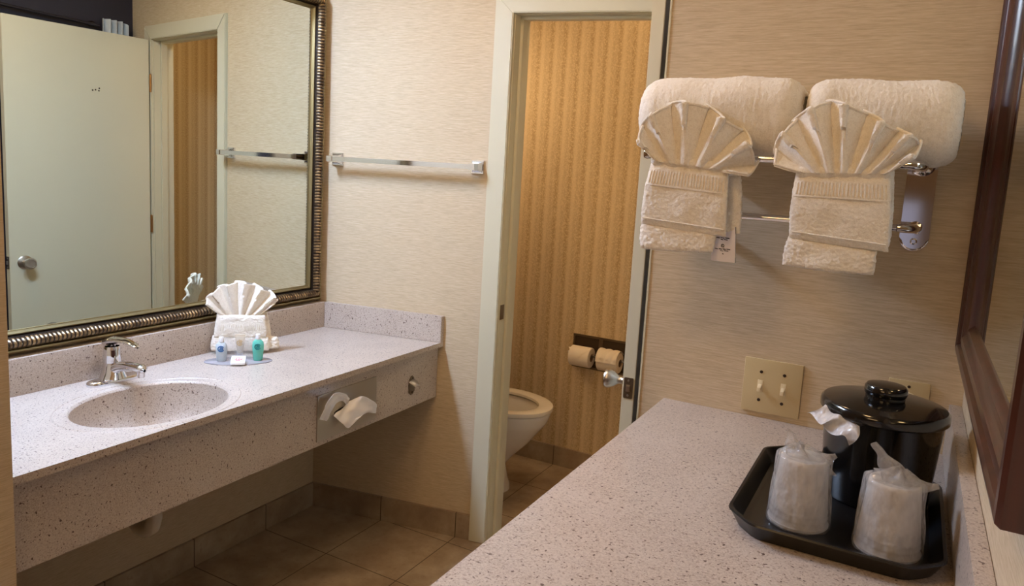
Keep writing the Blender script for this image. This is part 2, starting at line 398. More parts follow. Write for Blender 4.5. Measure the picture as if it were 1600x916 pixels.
for z in (.25, 1.08, 1.81):
    p = dP(L, 0, z)+Vector((-.004, .004, 0))
    b = BM().tube([p+Vector((0, 0, -.044)), p+Vector((0, 0, .044))], .0055, 12)
    b.tube([p+Vector((0, 0, .044)), p+Vector((0, 0, .049))], [.0065, .002], 12)
    b.prism([(p.x-.001, p.y), (p.x+.010, p.y+.0), (p.x+.010, p.y+.002), (p.x-.001, p.y+.002)], z-.044, z+.044)
    O('hinge', b, BRASS, dl)
for k, (ds, dz) in enumerate(((0, 0), (.014, .003), (.030, .0), (.032, .012))):
    p = dP(.385+ds, 0, 1.742+dz)
    O('screw_hole', BM().lathe([(0, 0), (.004, 0), (.003, .0012), (0, .0012)], p, -nd, 10), SCREW, dl)

# curtain rod and a gathered white curtain behind the door, seen in the vanity mirror
t = thing('curtain_rod', 'dark metal rod along the navy partition above the open door', 'curtain rod', (1.64, 2.3, 2.085))
O('rod', BM().tube([(1.640, 1.67, 2.094), (1.640, 2.35, 2.080)], .008, 12), mat('black_rod_metal', srgb(62, 58, 64), .35, .6), t)
for y in (1.72, 2.32): O('bracket', BM().box(1.640, XE+.040, y-.008, y+.008, 2.074, 2.098, .002), BLACKLINE, t)
b = BM()
def cu(u, v):
    y = 2.375 + u*.135; x = 1.638 + .020*sin(u*2*pi*4.2); sp = 1+.15*v
    return Vector((x, 2.44+(y-2.44)*sp, 2.122-.05*max(0, u-.8)*5*.6-1.0*v))
b.grid(cu, 90, 12); solid(b.b, .003)
tag(O('curtain', b, CURT), 'white curtain gathered in tight pleats behind the open door', 'curtain')

# ------------------------------------------------------------------ vanity
vy0, XV, ZT, XBS = .7545, .5678, .791, .054
va = thing('vanity_counter', 'long speckled stone vanity counter with an integrated oval sink under the gilt mirror', 'vanity counter', (.28, 1.5, .5664))
SC = Vector((.365, 1.240)); SA, SBb = .168, .207
def rectpt(a):      # ray from the sink centre to the slab outline (trapezoid)
    d = Vector((cos(a), sin(a))); best = 1e9
    for n, c in ((Vector((1, 0)), XV), (Vector((-1, 0)), 0), (Vector((0, -1)), -vy0-.001), (Vector((-SB, 1)), YB0-.0005)):
        q = n.dot(d)
        if q > 1e-6: best = min(best, (c-n.dot(SC))/q)
    return SC + d*best
corn = [math.atan2(y-SC.y, x-SC.x) % (2*pi) for x, y in ((XV, vy0), (XV, yB(XV)), (0, YB0), (0, vy0))]
angs = sorted([2*pi*k/120 for k in range(120)]+corn)
b = BM(); rings = []
def ell(a, k, z):
    # keep the same direction as rectpt: point on the scaled ellipse along angle a
    d = Vector((cos(a), sin(a))); r = k/math.sqrt((d.x/SA)**2+(d.y/SBb)**2); return Vector((SC.x+d.x*r, SC.y+d.y*r, z))
spec = [(1.0, ZT-.006), (1.012, ZT-.002), (1.03, ZT), (1.17, ZT), (1.185, ZT-.0022), (1.20, ZT)]
for k, z in spec:
    ring = []
    for a in angs:
        p = ell(a, k, z); q = rectpt(a)
        if (p.xy-SC).length > (q-SC).length-.004: p = Vector((*(SC+(q-SC)*(1-.004/(q-SC).length)), ZT))
        ring.append(b.b.verts.new(p))
    rings.append(ring)
rings.append([b.b.verts.new((*rectpt(a), ZT)) for a in angs])
rings.append([b.b.verts.new((*rectpt(a), ZT-.019)) for a in angs])
rings.append([b.b.verts.new((*(SC+(rectpt(a)-SC)*.93), ZT-.019)) for a in angs])
n = len(angs)
for A, B_ in zip(rings, rings[1:]):
    for k in range(n): b.b.faces.new((A[k], A[(k+1) % n], B_[(k+1) % n], B_[k]))
ct = O('countertop', b, STONE, va, angle=30)
b = BM(); prof = [(1.0, -.006), (.988, -.022), (.965, -.055), (.925, -.088), (.84, -.116), (.68, -.134), (.45, -.142), (.2, -.145), (.075, -.146)]
rings = [[b.b.verts.new(ell(2*pi*k/96, s_, ZT+z)) for k in range(96)] for s_, z in prof]
for A, B_ in zip(rings, rings[1:]):
    for k in range(96): b.b.faces.new((A[k], B_[k], B_[(k+1) % 96], A[(k+1) % 96]))
bs = O('basin', b, STONE, va, recalc=False, angle=60)
O('drain', BM().lathe([(0, .004), (.012, .004), (.014, .001), (.022, .002), (.025, 0), (.0, -.001)], (SC.x, SC.y, ZT-.1465), seg=30), CHROME, va)
AX = .548
O('apron', BM().prism([(AX-.018, vy0+.001), (AX, vy0+.001), (AX, yB(AX)-.003), (AX-.018, yB(AX)-.003)], .5664, ZT-.019, .001), STONE, va)
O('backsplash', BM().box(.001, XBS, vy0+.001, 2.2396-.001, ZT, ZT+.1042, .0015), STONE, va)
O('side_splash', BM().prism([(XBS, yB(XBS)-.021), (XV, yB(XV)-.021), (XV, yB(XV)-.001), (XBS, yB(XBS)-.001)], ZT, ZT+.1042, .0015), STONE, va)
b = BM()   # waste pipe hanging below the bowl
pp = [(.365, 1.24, .641), (.365, 1.24, .50)]
b.tube(pp, .019, 18)
b.tube([(.365, 1.24, .50), (.365, 1.24, .455), (.355, 1.24, .425), (.33, 1.24, .408), (.30, 1.24, .408), (.275, 1.24, .425), (.265, 1.24, .455), (.26, 1.24, .49), (.24, 1.24, .505), (.0, 1.24, .505)], .021, 18)
O('drain_pipe', b, PVC, va)
b = BM(); b.tube([(.365, 1.24, .53), (.365, 1.24, .555)], .026, 18); O('pipe_nut', b, PVC, va)

# ------------------------------------------------------------------ faucet
FX, FY = .118, 1.288
fa = thing('faucet', 'chrome single lever faucet standing behind the oval sink', 'faucet', (FX, FY, ZT))
b = BM(); pts = []
for k in range(40):
    a = 2*pi*k/40; c_, s_ = cos(a), sin(a)
    pts.append((.027*abs(c_)**.8*(1 if c_ > 0 else -1)*1.0, .080*abs(s_)**.62*(1 if s_ > 0 else -1)))
rings = []
for sc_, z in ((1, 0), (1.0, .006), (.96, .011), (.86, .0135)):
    rings.append([b.b.verts.new((FX+x*sc_, FY+y*(1-(1-sc_)*.4), ZT+z)) for x, y in pts])
for A, B_ in zip(rings, rings[1:]):
    for k in range(40): b.b.faces.new((A[k], A[(k+1) % 40], B_[(k+1) % 40], B_[k]))
b.b.faces.new(rings[-1]); b.b.faces.new(rings[0][::-1])
O('deck_plate', b, CHROME, fa)
b = BM(); sec = [(.002, .012, .034, .040), (.001, .03, .030, .031), (-.002, .055, .024, .024), (-.003, .08, .024, .024), (-.003, .098, .022, .023), (-.001, .106, .018, .020)]
def seccol(u, v):
    i = min(int(u*(len(sec)-1)), len(sec)-2); f = u*(len(sec)-1)-i
    dx, z, rx, ry = [p*(1-f)+q*f for p, q in zip(sec[i], sec[i+1])]
    return Vector((FX-.006+dx+rx*cos(2*pi*v), FY+ry*sin(2*pi*v), ZT+z))
b.grid(seccol, 24, 32, closev=True); O('faucet_body', b, CHROME, fa)
b = BM(); sp = [(FX, .035, .020, .018), (FX+.03, .050, .018, .016), (FX+.065, .059, .016, .013), (FX+.10, .062, .015, .012), (FX+.128, .062, .015, .0125), (FX+.138, .060, .012, .010), (FX+.142, .058, .004, .004)]
def spt(u, v):
    i = min(int(u*(len(sp)-1)), len(sp)-2); f = u*(len(sp)-1)-i
    x, z, ry, rz = [p*(1-f)+q*f for p, q in zip(sp[i], sp[i+1])]
    return Vector((x, FY+ry*cos(2*pi*v), ZT+z+rz*sin(2*pi*v)))
b.grid(spt, 36, 24, closev=True); O('spout', b, CHROME, fa)
O('aerator', BM().lathe([(.0, .0), (.009, 0), (.0105, .002), (.0105, .016), (.012, .018)], (FX+.126, FY, ZT+.036), seg=24), CHROME, fa)
b = BM(); lv = [(FX-.034, .108, .012, .006), (FX-.024, .118, .022, .011), (FX, .124, .024, .012), (FX+.03, .130, .021, .008), (FX+.06, .131, .016, .006), (FX+.09, .127, .013, .005), (FX+.108, .122, .010, .004), (FX+.112, .120, .003, .002)]
def lpt(u, v):
    i = min(int(u*(len(lv)-1)), len(lv)-2); f = u*(len(lv)-1)-i
    x, z, ry, rz = [p*(1-f)+q*f for p, q in zip(lv[i], lv[i+1])]
    return Vector((x, FY+ry*cos(2*pi*v), ZT+z+rz*sin(2*pi*v)))
b.grid(lpt, 40, 24, closev=True); O('lever', b, CHROME, fa)

# ------------------------------------------------------------------ gilt vanity mirror
ym0, ym1, zm0, zm1 = .77, 2.2318, .905, 2.105
mi = thing('vanity_mirror', 'large wall mirror in a ribbed antique gold frame above the vanity', 'mirror', (.0, 1.5, zm0))
XF = .050
def mframe(w0, w1, prof):   # closed mitred frame; prof: (distance inwards, height off wall)
    b = BM()
    rings = []
    for d, h in prof:
        rings.append([b.b.verts.new((h, y, z)) for y, z in ((ym0+d, zm0+d), (ym1-d, zm0+d), (ym1-d, zm1-d), (ym0+d, zm1-d))])
    for A, B_ in zip(rings, rings[1:]):
        for k in range(4): b.b.faces.new((A[k], A[(k+1) % 4], B_[(k+1) % 4], B_[k]))
    return b
O('frame_edge', mframe(0, 1, [(0, .002), (0, .030), (.004, .034), (.009, .034), (.011, .028)]), GOLD, mi, angle=30)
# ribbed torus moulding: many ridges across the half round
def ribbed():
    b = BM(); w0, w1 = .010, .044; pitch = .0118
    def side(p0, p1, inn):
        L_ = (p1-p0).length; nr = int(L_/pitch); dirv = (p1-p0)/L_; N = nr*6
        for i in range(N+1): pass
        g = []
        for i in range(N+1):
            s_ = i/N*L_; row = []
            ph = (i % 6)/6; rib = .0055*(.5-.5*cos(2*pi*ph)) - .0025
            for j in range(11):
                f = j/10; d = w0+(w1-w0)*f; h = .026+.020*sin(pi*f)**.75 - (0 if 0 < j < 10 else .004)
                hh = h+rib*sin(pi*f)
                # mitre: clamp the run to the 45 degree lines
                ss = max(d, min(L_-d, s_))
                q = p0+dirv*ss+inn*d
                row.append(b.b.verts.new((hh, q.y, q.z)))
            g.append(row)
        for i in range(N):
            for j in range(10):
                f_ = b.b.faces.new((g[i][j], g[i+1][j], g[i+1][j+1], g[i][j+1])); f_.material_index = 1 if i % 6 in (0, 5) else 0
    V = lambda y, z: Vector((0, y, z))
    side(V(ym0, zm0), V(ym1, zm0), V(0, 1)); side(V(ym1, zm0), V(ym1, zm1), V(-1, 0)); side(V(ym1, zm1), V(ym0, zm1), V(0, -1)); side(V(ym0, zm1), V(ym0, zm0), V(1, 0))
    return b
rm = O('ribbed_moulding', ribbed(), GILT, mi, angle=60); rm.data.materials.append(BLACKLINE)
O('inner_groove', mframe(0, 1, [(.043, .028), (.046, .018), (.047, .016), (.050, .020)]), BLACKLINE, mi, angle=30)
O('inner_bead', mframe(0, 1, [(.048, .016), (.050, .021), (.053, .022), (.056, .017), (.058, .010), (.060, .0105), (.062, .008)]), GOLD, mi, angle=30)
b = BM(); b.b.faces.new([b.b.verts.new(p) for p in ((.0090, ym0+.058, zm0+.04), (.0090, ym1-.055, zm0+.04), (.0090, ym1-.055, zm1-.055), (.0090, ym0+.058, zm1-.055))])
b = BM().box(.003, .0090, ym0+.050, ym1-.050, zm0+.045, zm1-.050)
O('mirror_glass', b, MIRROR, mi, smooth=False)

# vanity light above the mirror (real lamp, out of the top of the frame)
struct('trim_3', BM().box(0, .42, .7545, 2.19, 2.42, HC), CEIL, smooth=False)     # soffit over the vanity
vl = thing('vanity_light', 'white fluorescent light panel under the soffit over the vanity', 'light', (.21, 1.45, 2.38))
O('housing', BM().box(.015, .20, .775, 1.42, 2.385, 2.4195, .004), WHITEP, vl)
em = mat('lit_diffuser', (1, 1, 1, 1), .5); eb = em.node_tree.nodes['Principled BSDF']
eb.inputs['Emission Color'].default_value = (.79, 1.08, 1.66, 1); eb.inputs['Emission Strength'].default_value = 95
O('diffuser', BM().box(.025, .19, .79, 1.405, 2.374, 2.386, .003), em, vl)

# ------------------------------------------------------------------ towel bar on wall_back
TBZ = 1.478
tb = thing('towel_bar', 'square chrome towel bar mounted on the wall beside the gilt mirror', 'towel bar', (.38, yB(.38), TBZ))
for x in (.087, .675):
    c = Vector((x, yB(x), TBZ)); up = Vector((0, 0, 1)); q = lambda h: [(-h, -h), (h, -h), (h, h), (-h, h)]
    b = BM(); b.slab(q(.0245), UB, up, c, NB, .010, .002)
    # flared pyramid neck
    A = [b.b.verts.new(c+UB*x_+up*z_+NB*.010) for x_, z_ in q(.020)]; Bq = [b.b.verts.new(c+UB*x_+up*z_+NB*.030) for x_, z_ in q(.0125)]; Cq = [b.b.verts.new(c+UB*x_+up*z_+NB*.072) for x_, z_ in q(.0115)]
    for P_, Q_ in ((A, Bq), (Bq, Cq)):
        for k in range(4): b.b.faces.new((P_[k], P_[(k+1) % 4], Q_[(k+1) % 4], Q_[k]))
    b.b.faces.new(Cq)
    O('post', b, CHROME, tb, angle=20)
c0 = Vector((.087, yB(.087), TBZ))+NB*.060; c1 = Vector((.675, yB(.675), TBZ))+NB*.060
O('bar', BM().tube([c0-UB*.004, c1+UB*.004], .0090, square=True), CHROME, tb, angle=20)

# ------------------------------------------------------------------ toilet room
H0 = Vector((0, YT, 0)); hx = [.723, 1.013]
tp = thing('toilet_paper_holder', 'double recessed bronze toilet paper holder in the striped wall', 'toilet paper holder', (.868, YT, .612))
for i in range(2):
    x0 = .723+.1455*i; x1 = x0+.1455; z0, z1 = .528, .694; f = .010
    b = BM()
    for (a0, a1, c0_, c1_) in ((x0, x1, z0, z0+f), (x0, x1, z1-f, z1), (x0, x0+f, z0+f, z1-f), (x1-f, x1, z0+f, z1-f)): b.box(a0, a1, YT-.004, YT-.0003, c0_, c1_, .001)
    ff = O('recess_frame', b, DKMET, tp)
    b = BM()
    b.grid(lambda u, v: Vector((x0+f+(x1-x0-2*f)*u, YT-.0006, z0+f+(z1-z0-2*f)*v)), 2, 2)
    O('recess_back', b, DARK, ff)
    O('spindle', BM().tube([(x0-.004 if i == 0 else x0+.006, YT-.046, .608), (x1-.004, YT-.046, .608)], .0065, 14), SATIN, tp)
    for xx in (x0+.006, x1-.006): O('arm', BM().box(xx-.004, xx+.004, YT-.052, YT-.003, .600, .616, .002), DKMET, ff)
labs = ['toilet paper roll on the left spindle with its end folded to a point', 'toilet paper roll with a loose bunched end, beside the open door edge']
for i in range(2):
    xc = .796+.1455*i; t = thing('toilet_paper_roll', labs[i], 'toilet paper', (xc, YT-.060, .600), 0, 'toilet paper rolls in the recessed holder')
    R_ = .049; b = BM(); prof = [(.019, -.052), (R_-.003, -.052), (R_, -.049), (R_, .049), (R_-.003, .052), (.019, .052), (.019, -.052)]
    b.lathe(prof, (xc, YT-.060, .600), Vector((1, 0, 0)), 40); O('paper', b, ROLLP, t)
    b = BM(); b.lathe([(.0185, -.053), (.0185, .053), (.0165, .053), (.0165, -.053), (.0185, -.053)], (xc, YT-.060, .600), Vector((1, 0, 0)), 24); O('cardboard_core', b, CARD, t)
    b = BM()
    if i == 0:
        def fl(u, v):
            wid = .050*(1-v)+.004; a = pi*.5+.2+v*1.05; r = R_+.0015
            return Vector((xc-.006+(u-.5)*2*wid, YT-.060-r*sin(a-pi*.5+.35)*1.0, .600+r*cos(a-pi*.5+.35)))
        b.grid(fl, 8, 14)
    else:
        def fl(u, v):
            a = -.9+v*2.4; r = R_+.003+.006*abs(sin(u*9+v*3))*(1 if v < .9 else .3)+.004*v
            return Vector((xc-.052+u*.104, YT-.060-r*sin(a), .600+r*cos(a)))
        b.grid(fl, 30, 24)
    solid(b.b, .0008); O('loose_sheet', b, ROLLP, t)

ty = 2.850
to = thing('toilet', 'white porcelain toilet with its seat down in the striped toilet room', 'toilet', (.4, ty, 0))
def bowl_outline(t_, k=1.0, dx=0):      # plan curve elongated towards +x; t_ in 0..1
    a = 2*pi*t_; c_, s_ = cos(a), sin(a)
    rx = .245 if c_ > 0 else .20
    return Vector((.56+dx+rx*k*c_, ty+.180*k*s_*(1 if c_ > 0 else (1-.10*c_*c_)), 0))
lv_ = [(.0, .66, -.10), (.02, .65, -.10), (.05, .60, -.10), (.12, .52, -.095), (.18, .60, -.065), (.24, .76, -.045), (.30, .89, -.030), (.35, .96, -.008), (.39, .99, 0), (.405, 1.0, 0)]
def bw(u, v):
    i = min(int(u*(len(lv_)-1)), len(lv_)-2); f = u*(len(lv_)-1)-i
    z, k, dx = [p*(1-f)+q*f for p, q in zip(lv_[i], lv_[i+1])]
    p = bowl_outline(v, k, dx); p.z = z; return p
b = BM(); b.grid(bw, 40, 56, closev=True)
inn = [(.405, 1.0), (.407, .96), (.405, .80), (.38, .74), (.33, .66), (.27, .50), (.22, .30), (.20, .10)]
b.grid(lambda u, v: (lambda i, f: (lambda p, z: Vector((p.x, p.y, z)))(bowl_outline(v, inn[i][1]*(1-f)+inn[i+1][1]*f), inn[i][0]*(1-f)+inn[i+1][0]*f))(min(int(u*7), 6), u*7-min(int(u*7), 6)), 29, 56, closev=True)
O('bowl', b, PORC, to, recalc=True, angle=60)
b = BM(); sprof = [(1.03, .410), (1.04, .418), (1.03, .428), (.95, .432), (.82, .430), (.76, .424), (.75, .414), (.80, .410), (1.03, .410)]
b.grid(lambda u, v: (lambda q: Vector((bowl_outline(v, q[0]).x, bowl_outline(v, q[0]).y, q[1])))(sprof[min(8, round(u*8))]), 9, 64, closev=True)
O('seat', b, SEATM, to)
O('base', BM().box(.16, .52, ty-.09, ty+.09, 0, .30, .03, 3), PORC, to)
O('tank', BM().box(.012, .205, ty-.22, ty+.22, .38, .74, .02, 3), PORC, to)
O('tank_lid', BM().box(.006, .215, ty-.23, ty+.23, .74, .775, .01, 3), PORC, to)
b = BM(); b.slab([(.20*cos(2*pi*k/30)*.9, .20+.20*sin(2*pi*k/30)) for k in range(30)], Vector((0, 1, 0)), Vector((0, 0, 1)), Vector((.232, ty, .44)), Vector((1, 0, 0)), .016, .004)
O('seat_lid', b, SEATM, to)
O('flush_lever', BM().tube([(.206, ty-.15, .68), (.222, ty-.15, .68), (.226, ty-.10, .672)], .006, 10), CHROME, to)

# ------------------------------------------------------------------ tissue dispenser in the apron
ts = thing('tissue_dispenser', 'brushed steel tissue dispenser plate set into the vanity front', 'tissue dispenser', (AX, 1.82, .66))
y0, y1, z0, z1 = 1.6765, 1.9645, .583, .735
b = BM(); cyy, czz = (y0+y1)/2, (z0+z1)/2; N = 48
outer = []; inner = []
for k in range(N):
    a = 2*pi*k/N; d = Vector((cos(a), sin(a))); t_ = min((y1-y0)/2/max(abs(d.x), 1e-6), (z1-z0)/2/max(abs(d.y), 1e-6))
    outer.append((cyy+d.x*t_, czz+d.y*t_)); inner.append((cyy+.068*cos(a), czz+.012*sin(a)))
# put exact corners in
for cyc, czc in ((y0, z0), (y1, z0), (y1, z1), (y0, z1)):
    j = min(range(N), key=lambda q: (outer[q][0]-cyc)**2+(outer[q][1]-czc)**2); outer[j] = (cyc, czc)
R1 = [b.b.verts.new((AX+.0002, y, z)) for y, z in outer]; R2 = [b.b.verts.new((AX+.0035, y, z)) for y, z in outer]
R3 = [b.b.verts.new((AX+.0035, y, z)) for y, z in inner]; R4 = [b.b.verts.new((AX+.0006, y, z)) for y, z in inner]
for A, B_ in ((R1, R2), (R2, R3), (R3, R4)):
    for k in range(N): b.b.faces.new((A[k], A[(k+1) % N], B_[(k+1) % N], B_[k]))
O('plate', b, STEEL, ts, angle=30)
b = BM(); b.b.faces.new([b.b.verts.new((AX+.0008, y, z)) for y, z in inner]); O('slot', b, INK, ts)
def tissue(path_l, path_r, n=20, m_=12, wob=.0022):
    # ruled strip between two 3-D polylines
    def samp(P_, u):
        f = u*(len(P_)-1); i = min(int(f), len(P_)-2); f -= i
        g = lambda k: Vector(P_[max(0, min(len(P_)-1, k))])
        a, b_, c_, d_ = g(i-1), g(i), g(i+1), g(i+2)
        return .5*((2*b_)+(-a+c_)*f+(2*a-5*b_+4*c_-d_)*f*f+(-a+3*b_-3*c_+d_)*f**3)
    bb = BM()
    def P_(u, v):
        p = samp(path_l, u).lerp(samp(path_r, u), v)
        return p + Vector((1, 0, 0))*(fbm(p, 55, wob*2)+.004*sin(v*pi)+wob*sin(v*14+u*3)) 
    bb.grid(P_, n, m_); solid(bb.b, .0009); return bb
def AP(px, py, d): return at(px, py, 0, AX+d)
ti = thing('tissue', 'two white tissues pulled out of the steel dispenser on the vanity front', 'tissue', tuple(AP(545, 630, .01)))
O('left_sheet', tissue([AP(546, 622, .006), AP(538, 615, .030), (AP(522, 615, .045)), AP(508, 635, .036), AP(500, 656, .022)],
                       [AP(541, 634, .006), AP(535, 627, .016), (AP(527, 630, .026)), AP(517, 645, .022), AP(511, 658, .012)]), PAPER, ti)
O('right_sheet', tissue([AP(545, 628, .004), AP(556, 622, .030), AP(566, 619, .045), AP(578, 624, .052), AP(588, 632, .048), AP(587, 646, .036)],
                        [AP(520, 650, .004), AP(528, 657, .018), AP(536, 663, .030), AP(545, 669, .036), AP(556, 655, .046), AP(566, 643, .030)]), PAPER, ti)

bo = thing('bottle_opener', 'small worn metal bottle opener screwed to the vanity front', 'bottle opener', (AX, 2.174, .6575))
b = BM(); c = Vector((AX, 2.174, .655)); ey, ez, ex = Vector((0, 1, 0)), Vector((0, 0, 1)), Vector((1, 0, 0))
b.slab([(-.016, -.030), (-.006, -.038), (.006, -.038), (.016, -.026), (.020, .0), (.014, .018), (.004, .034), (-.006, .034), (-.014, .018), (-.020, .0)], ey, ez, c, ex, .004, .001)
O('plate', b, DKMET, bo)
b = BM(); b.grid(lambda u, v: c+ey*((u-.5)*.044*(1-.45*v))+ez*(.014-.020*v+.006*cos((u-.5)*pi))+ex*(.004+.026*sin(v*pi*.5)), 12, 8); solid(b.b, .003)
O('hook', b, SATIN, bo)
for dz in (-.028, .026): O('screw', BM().lathe([(0, .001), (.004, .001), (.003, .0055), (0, .006)], c+ez*dz, ex, 12), SCREW, bo)

# ------------------------------------------------------------------ terry towels
def slab_cloth(mid, nrm, T, nu, nv, p=10, fuzz=.0010, fs=220, soft=.002, extra=None):
    """closed soft slab: mid(u,v) surface, thickness T, rounded rims, terry fuzz"""
    b = BM(); V = {}
    def th(u, v):
        a = max(0, 1-abs(2*u-1)**p); c_ = max(0, 1-abs(2*v-1)**p); return T*.5*math.sqrt(a*c_)
    for s_ in (1, -1):
        for i in range(nu):
            for j in range(nv):
                u, v = i/(nu-1), j/(nv-1); rim = i in (0, nu-1) or j in (0, nv-1)
                if rim and s_ == -1: V[(s_, i, j)] = V[(1, i, j)]; continue
                uu = .5-.5*cos(pi*u) if p > 0 else u; vv = .5-.5*cos(pi*v)
                uu = .55*uu+.45*u; vv = .55*vv+.45*v
                q = Vector(mid(uu, vv)); n_ = nrm(uu, vv) if callable(nrm) else nrm
                t_ = th(uu, vv); e = extra(uu, vv) if (extra and s_ == 1) else 0
                q = q+n_*(s_*t_+e+fbm(q, 28, soft)+fbm(q, fs, fuzz)*s_)
                q += Vector((fbm(q+Vector((3, 0, 0)), fs, fuzz), 0, fbm(q+Vector((0, 7, 0)), fs, fuzz)))
                V[(s_, i, j)] = b.b.verts.new(q)
    for s_ in (1, -1):
        for i in range(nu-1):
            for j in range(nv-1):
                b.b.faces.new([V[(s_, i, j)], V[(s_, i+1, j)], V[(s_, i+1, j+1)], V[(s_, i, j+1)]])
    return b
def bil(TL, TR, BL, BR, bows=(0, 0, 0, 0)):
    TL, TR, BL, BR = map(Vector, (TL, TR, BL, BR))
    bt, bb_, bl, br = bows
    def f(u, v):
        q = TL.lerp(TR, u).lerp(BL.lerp(BR, u), v)
        ex_ = (TR-TL).normalized(); ez_ = (TL-BL).normalized()
        q += ez_*(sin(pi*u)*(bt*(1-v)-bb_*v)) + ex_*(sin(pi*v)*(-bl*(1-u)+br*u))
        return q
    return f
NY = Vector((0, -1, 0))
def fan(base_l, base_r, tips, yy, ny, ex_, ez_, npl=7, amp=.012, T=.0045, seg=150, rows=34, seed=0):
    """pleated fan: base segment to a polyline of tips; local frame ex_ / ez_, pleats along ny"""
    b = BM(); nt = len(tips)-1
    def tip(u):
        f = u*nt; i = min(int(f), nt-1); f -= i
        g = lambda k: Vector(tips[max(0, min(nt, k))])
        a, p, c_, d_ = g(i-1), g(i), g(i+1), g(i+2)
        return .5*((2*p)+(-a+c_)*f+(2*a-5*p+4*c_-d_)*f*f+(-a+3*p-3*c_+d_)*f**3)
    def P_(u, v):
        ph = u*npl*2*pi+seed; w_ = sin(ph); w_ = math.copysign(abs(w_)**.7, w_)
        uu = u+.16/npl*sin(2*ph+.6)*v
        q = Vector(base_l).lerp(Vector(base_r), uu).lerp(tip(max(0, min(1, uu))), v)
        A = amp*(.22+.78*v**.9)*(1-.25*sin(u*5+seed))
        rad = 1+.035*cos(ph+1.1)*v
        q = Vector(base_l).lerp(Vector(base_r), .5).lerp(q, rad)
        q += ny*(A*w_ + .012*sin(pi*v)*0 + .010*v*v*cos(u*3.1+seed))
        q += ny*fbm(q, 200, .0010)
        return q
    b.grid(P_, seg, rows)
    bmesh.ops.recalc_face_normals(b.b, faces=b.b.faces)
    solid(b.b, T)
    edge = BM(); edge.tube([P_(k/(seg-1), 1.0)+ez_*0 for k in range(seg)], T*.55, 8)
    for e_ in (0., 1.): edge.tube([P_(e_, .12+.88*k/(rows-1)) for k in range(rows)], T*.5, 8)
    return b, edge

YF1, YF2 = 1.352, 1.338
def A1(px, py, y): return at(px, py, 1, y)
# --- bath towels rolled on the rack shelf
def roll(name, label, x0, x1, zc, az, yc, ay, seed, tilt=0, endspin=True):
    b = BM(); NU, NV = 150, 120; rr = .042
    def P_(u, v):
        x = x0+(x1-x0)*u; dl = min(x-x0, x1-x)
        e = 1.0 if dl > rr else math.sqrt(max(0, 1-(1-dl/rr)**2))
        k = .62+.38*e if True else 1
        a = 2*pi*v; c_, s_ = cos(a), sin(a); n_ = 2.5
        y = ay*math.copysign(abs(c_)**(2/n_), c_); z = az*math.copysign(abs(s_)**(2/n_), s_)
        seam = .006*(1 if (v*1.0) % 1 > .30 and v < .86 else 0)
        k2 = k*(1+.02*sin(x*18+seed))
        q = Vector((x, yc+y*k2*(1+seam/ay), zc+z*k2*(1+seam/az)+tilt*(u-.5)))
        d = Vector((0, y, z)).normalized()
        q += d*(fbm(q+Vector((seed, 0, 0)), 14, .006)+fbm(q, 210, .0014))
        q.x += fbm(q, 120, .0016)
        return q
    b.grid(P_, NU, NV, closev=True)
    for u_ in (0., 1.):     # spiral ends
        c0 = Vector((x0 if u_ == 0 else x1, yc, zc+tilt*(u_-.5))); sg = -1 if u_ == 0 else 1
        def E(r_, v):
            a = 2*pi*v; c_, s_ = cos(a), sin(a); k = r_*.63*(1+.02*sin(c0.x*18+seed))
            y = ay*math.copysign(abs(c_)**(2/2.5), c_); z = az*math.copysign(abs(s_)**(2/2.5), s_)
            sp_ = (r_*4.5+v) % 1.0
            dep = -.007*(1-abs(2*sp_-1)**.6 if sp_ > .0 else 0)*(1 if r_ < .98 else 0)
            q = Vector((c0.x+sg*(dep+.001), c0.y+y*k, c0.z+z*k)); q.x += fbm(q, 150, .0012)
            return q
        b.grid(E, 40, NV, closev=True)
    o = O(name, b, TERRY, None, angle=70)
    return tag(o, label, 'towel', 'rolled bath towels on the rack')
roll('bath_towel', 'rolled white bath towel on the rack end nearer the doorway', 1.640, 1.940, 1.5995, .0700, 1.453, .086, 1.3, -.004)
roll('bath_towel', 'rolled white bath towel on the rack end nearer the dark wood frame', 1.945, 2.185, 1.5990, .0655, 1.455, .082, 5.1, -.006)

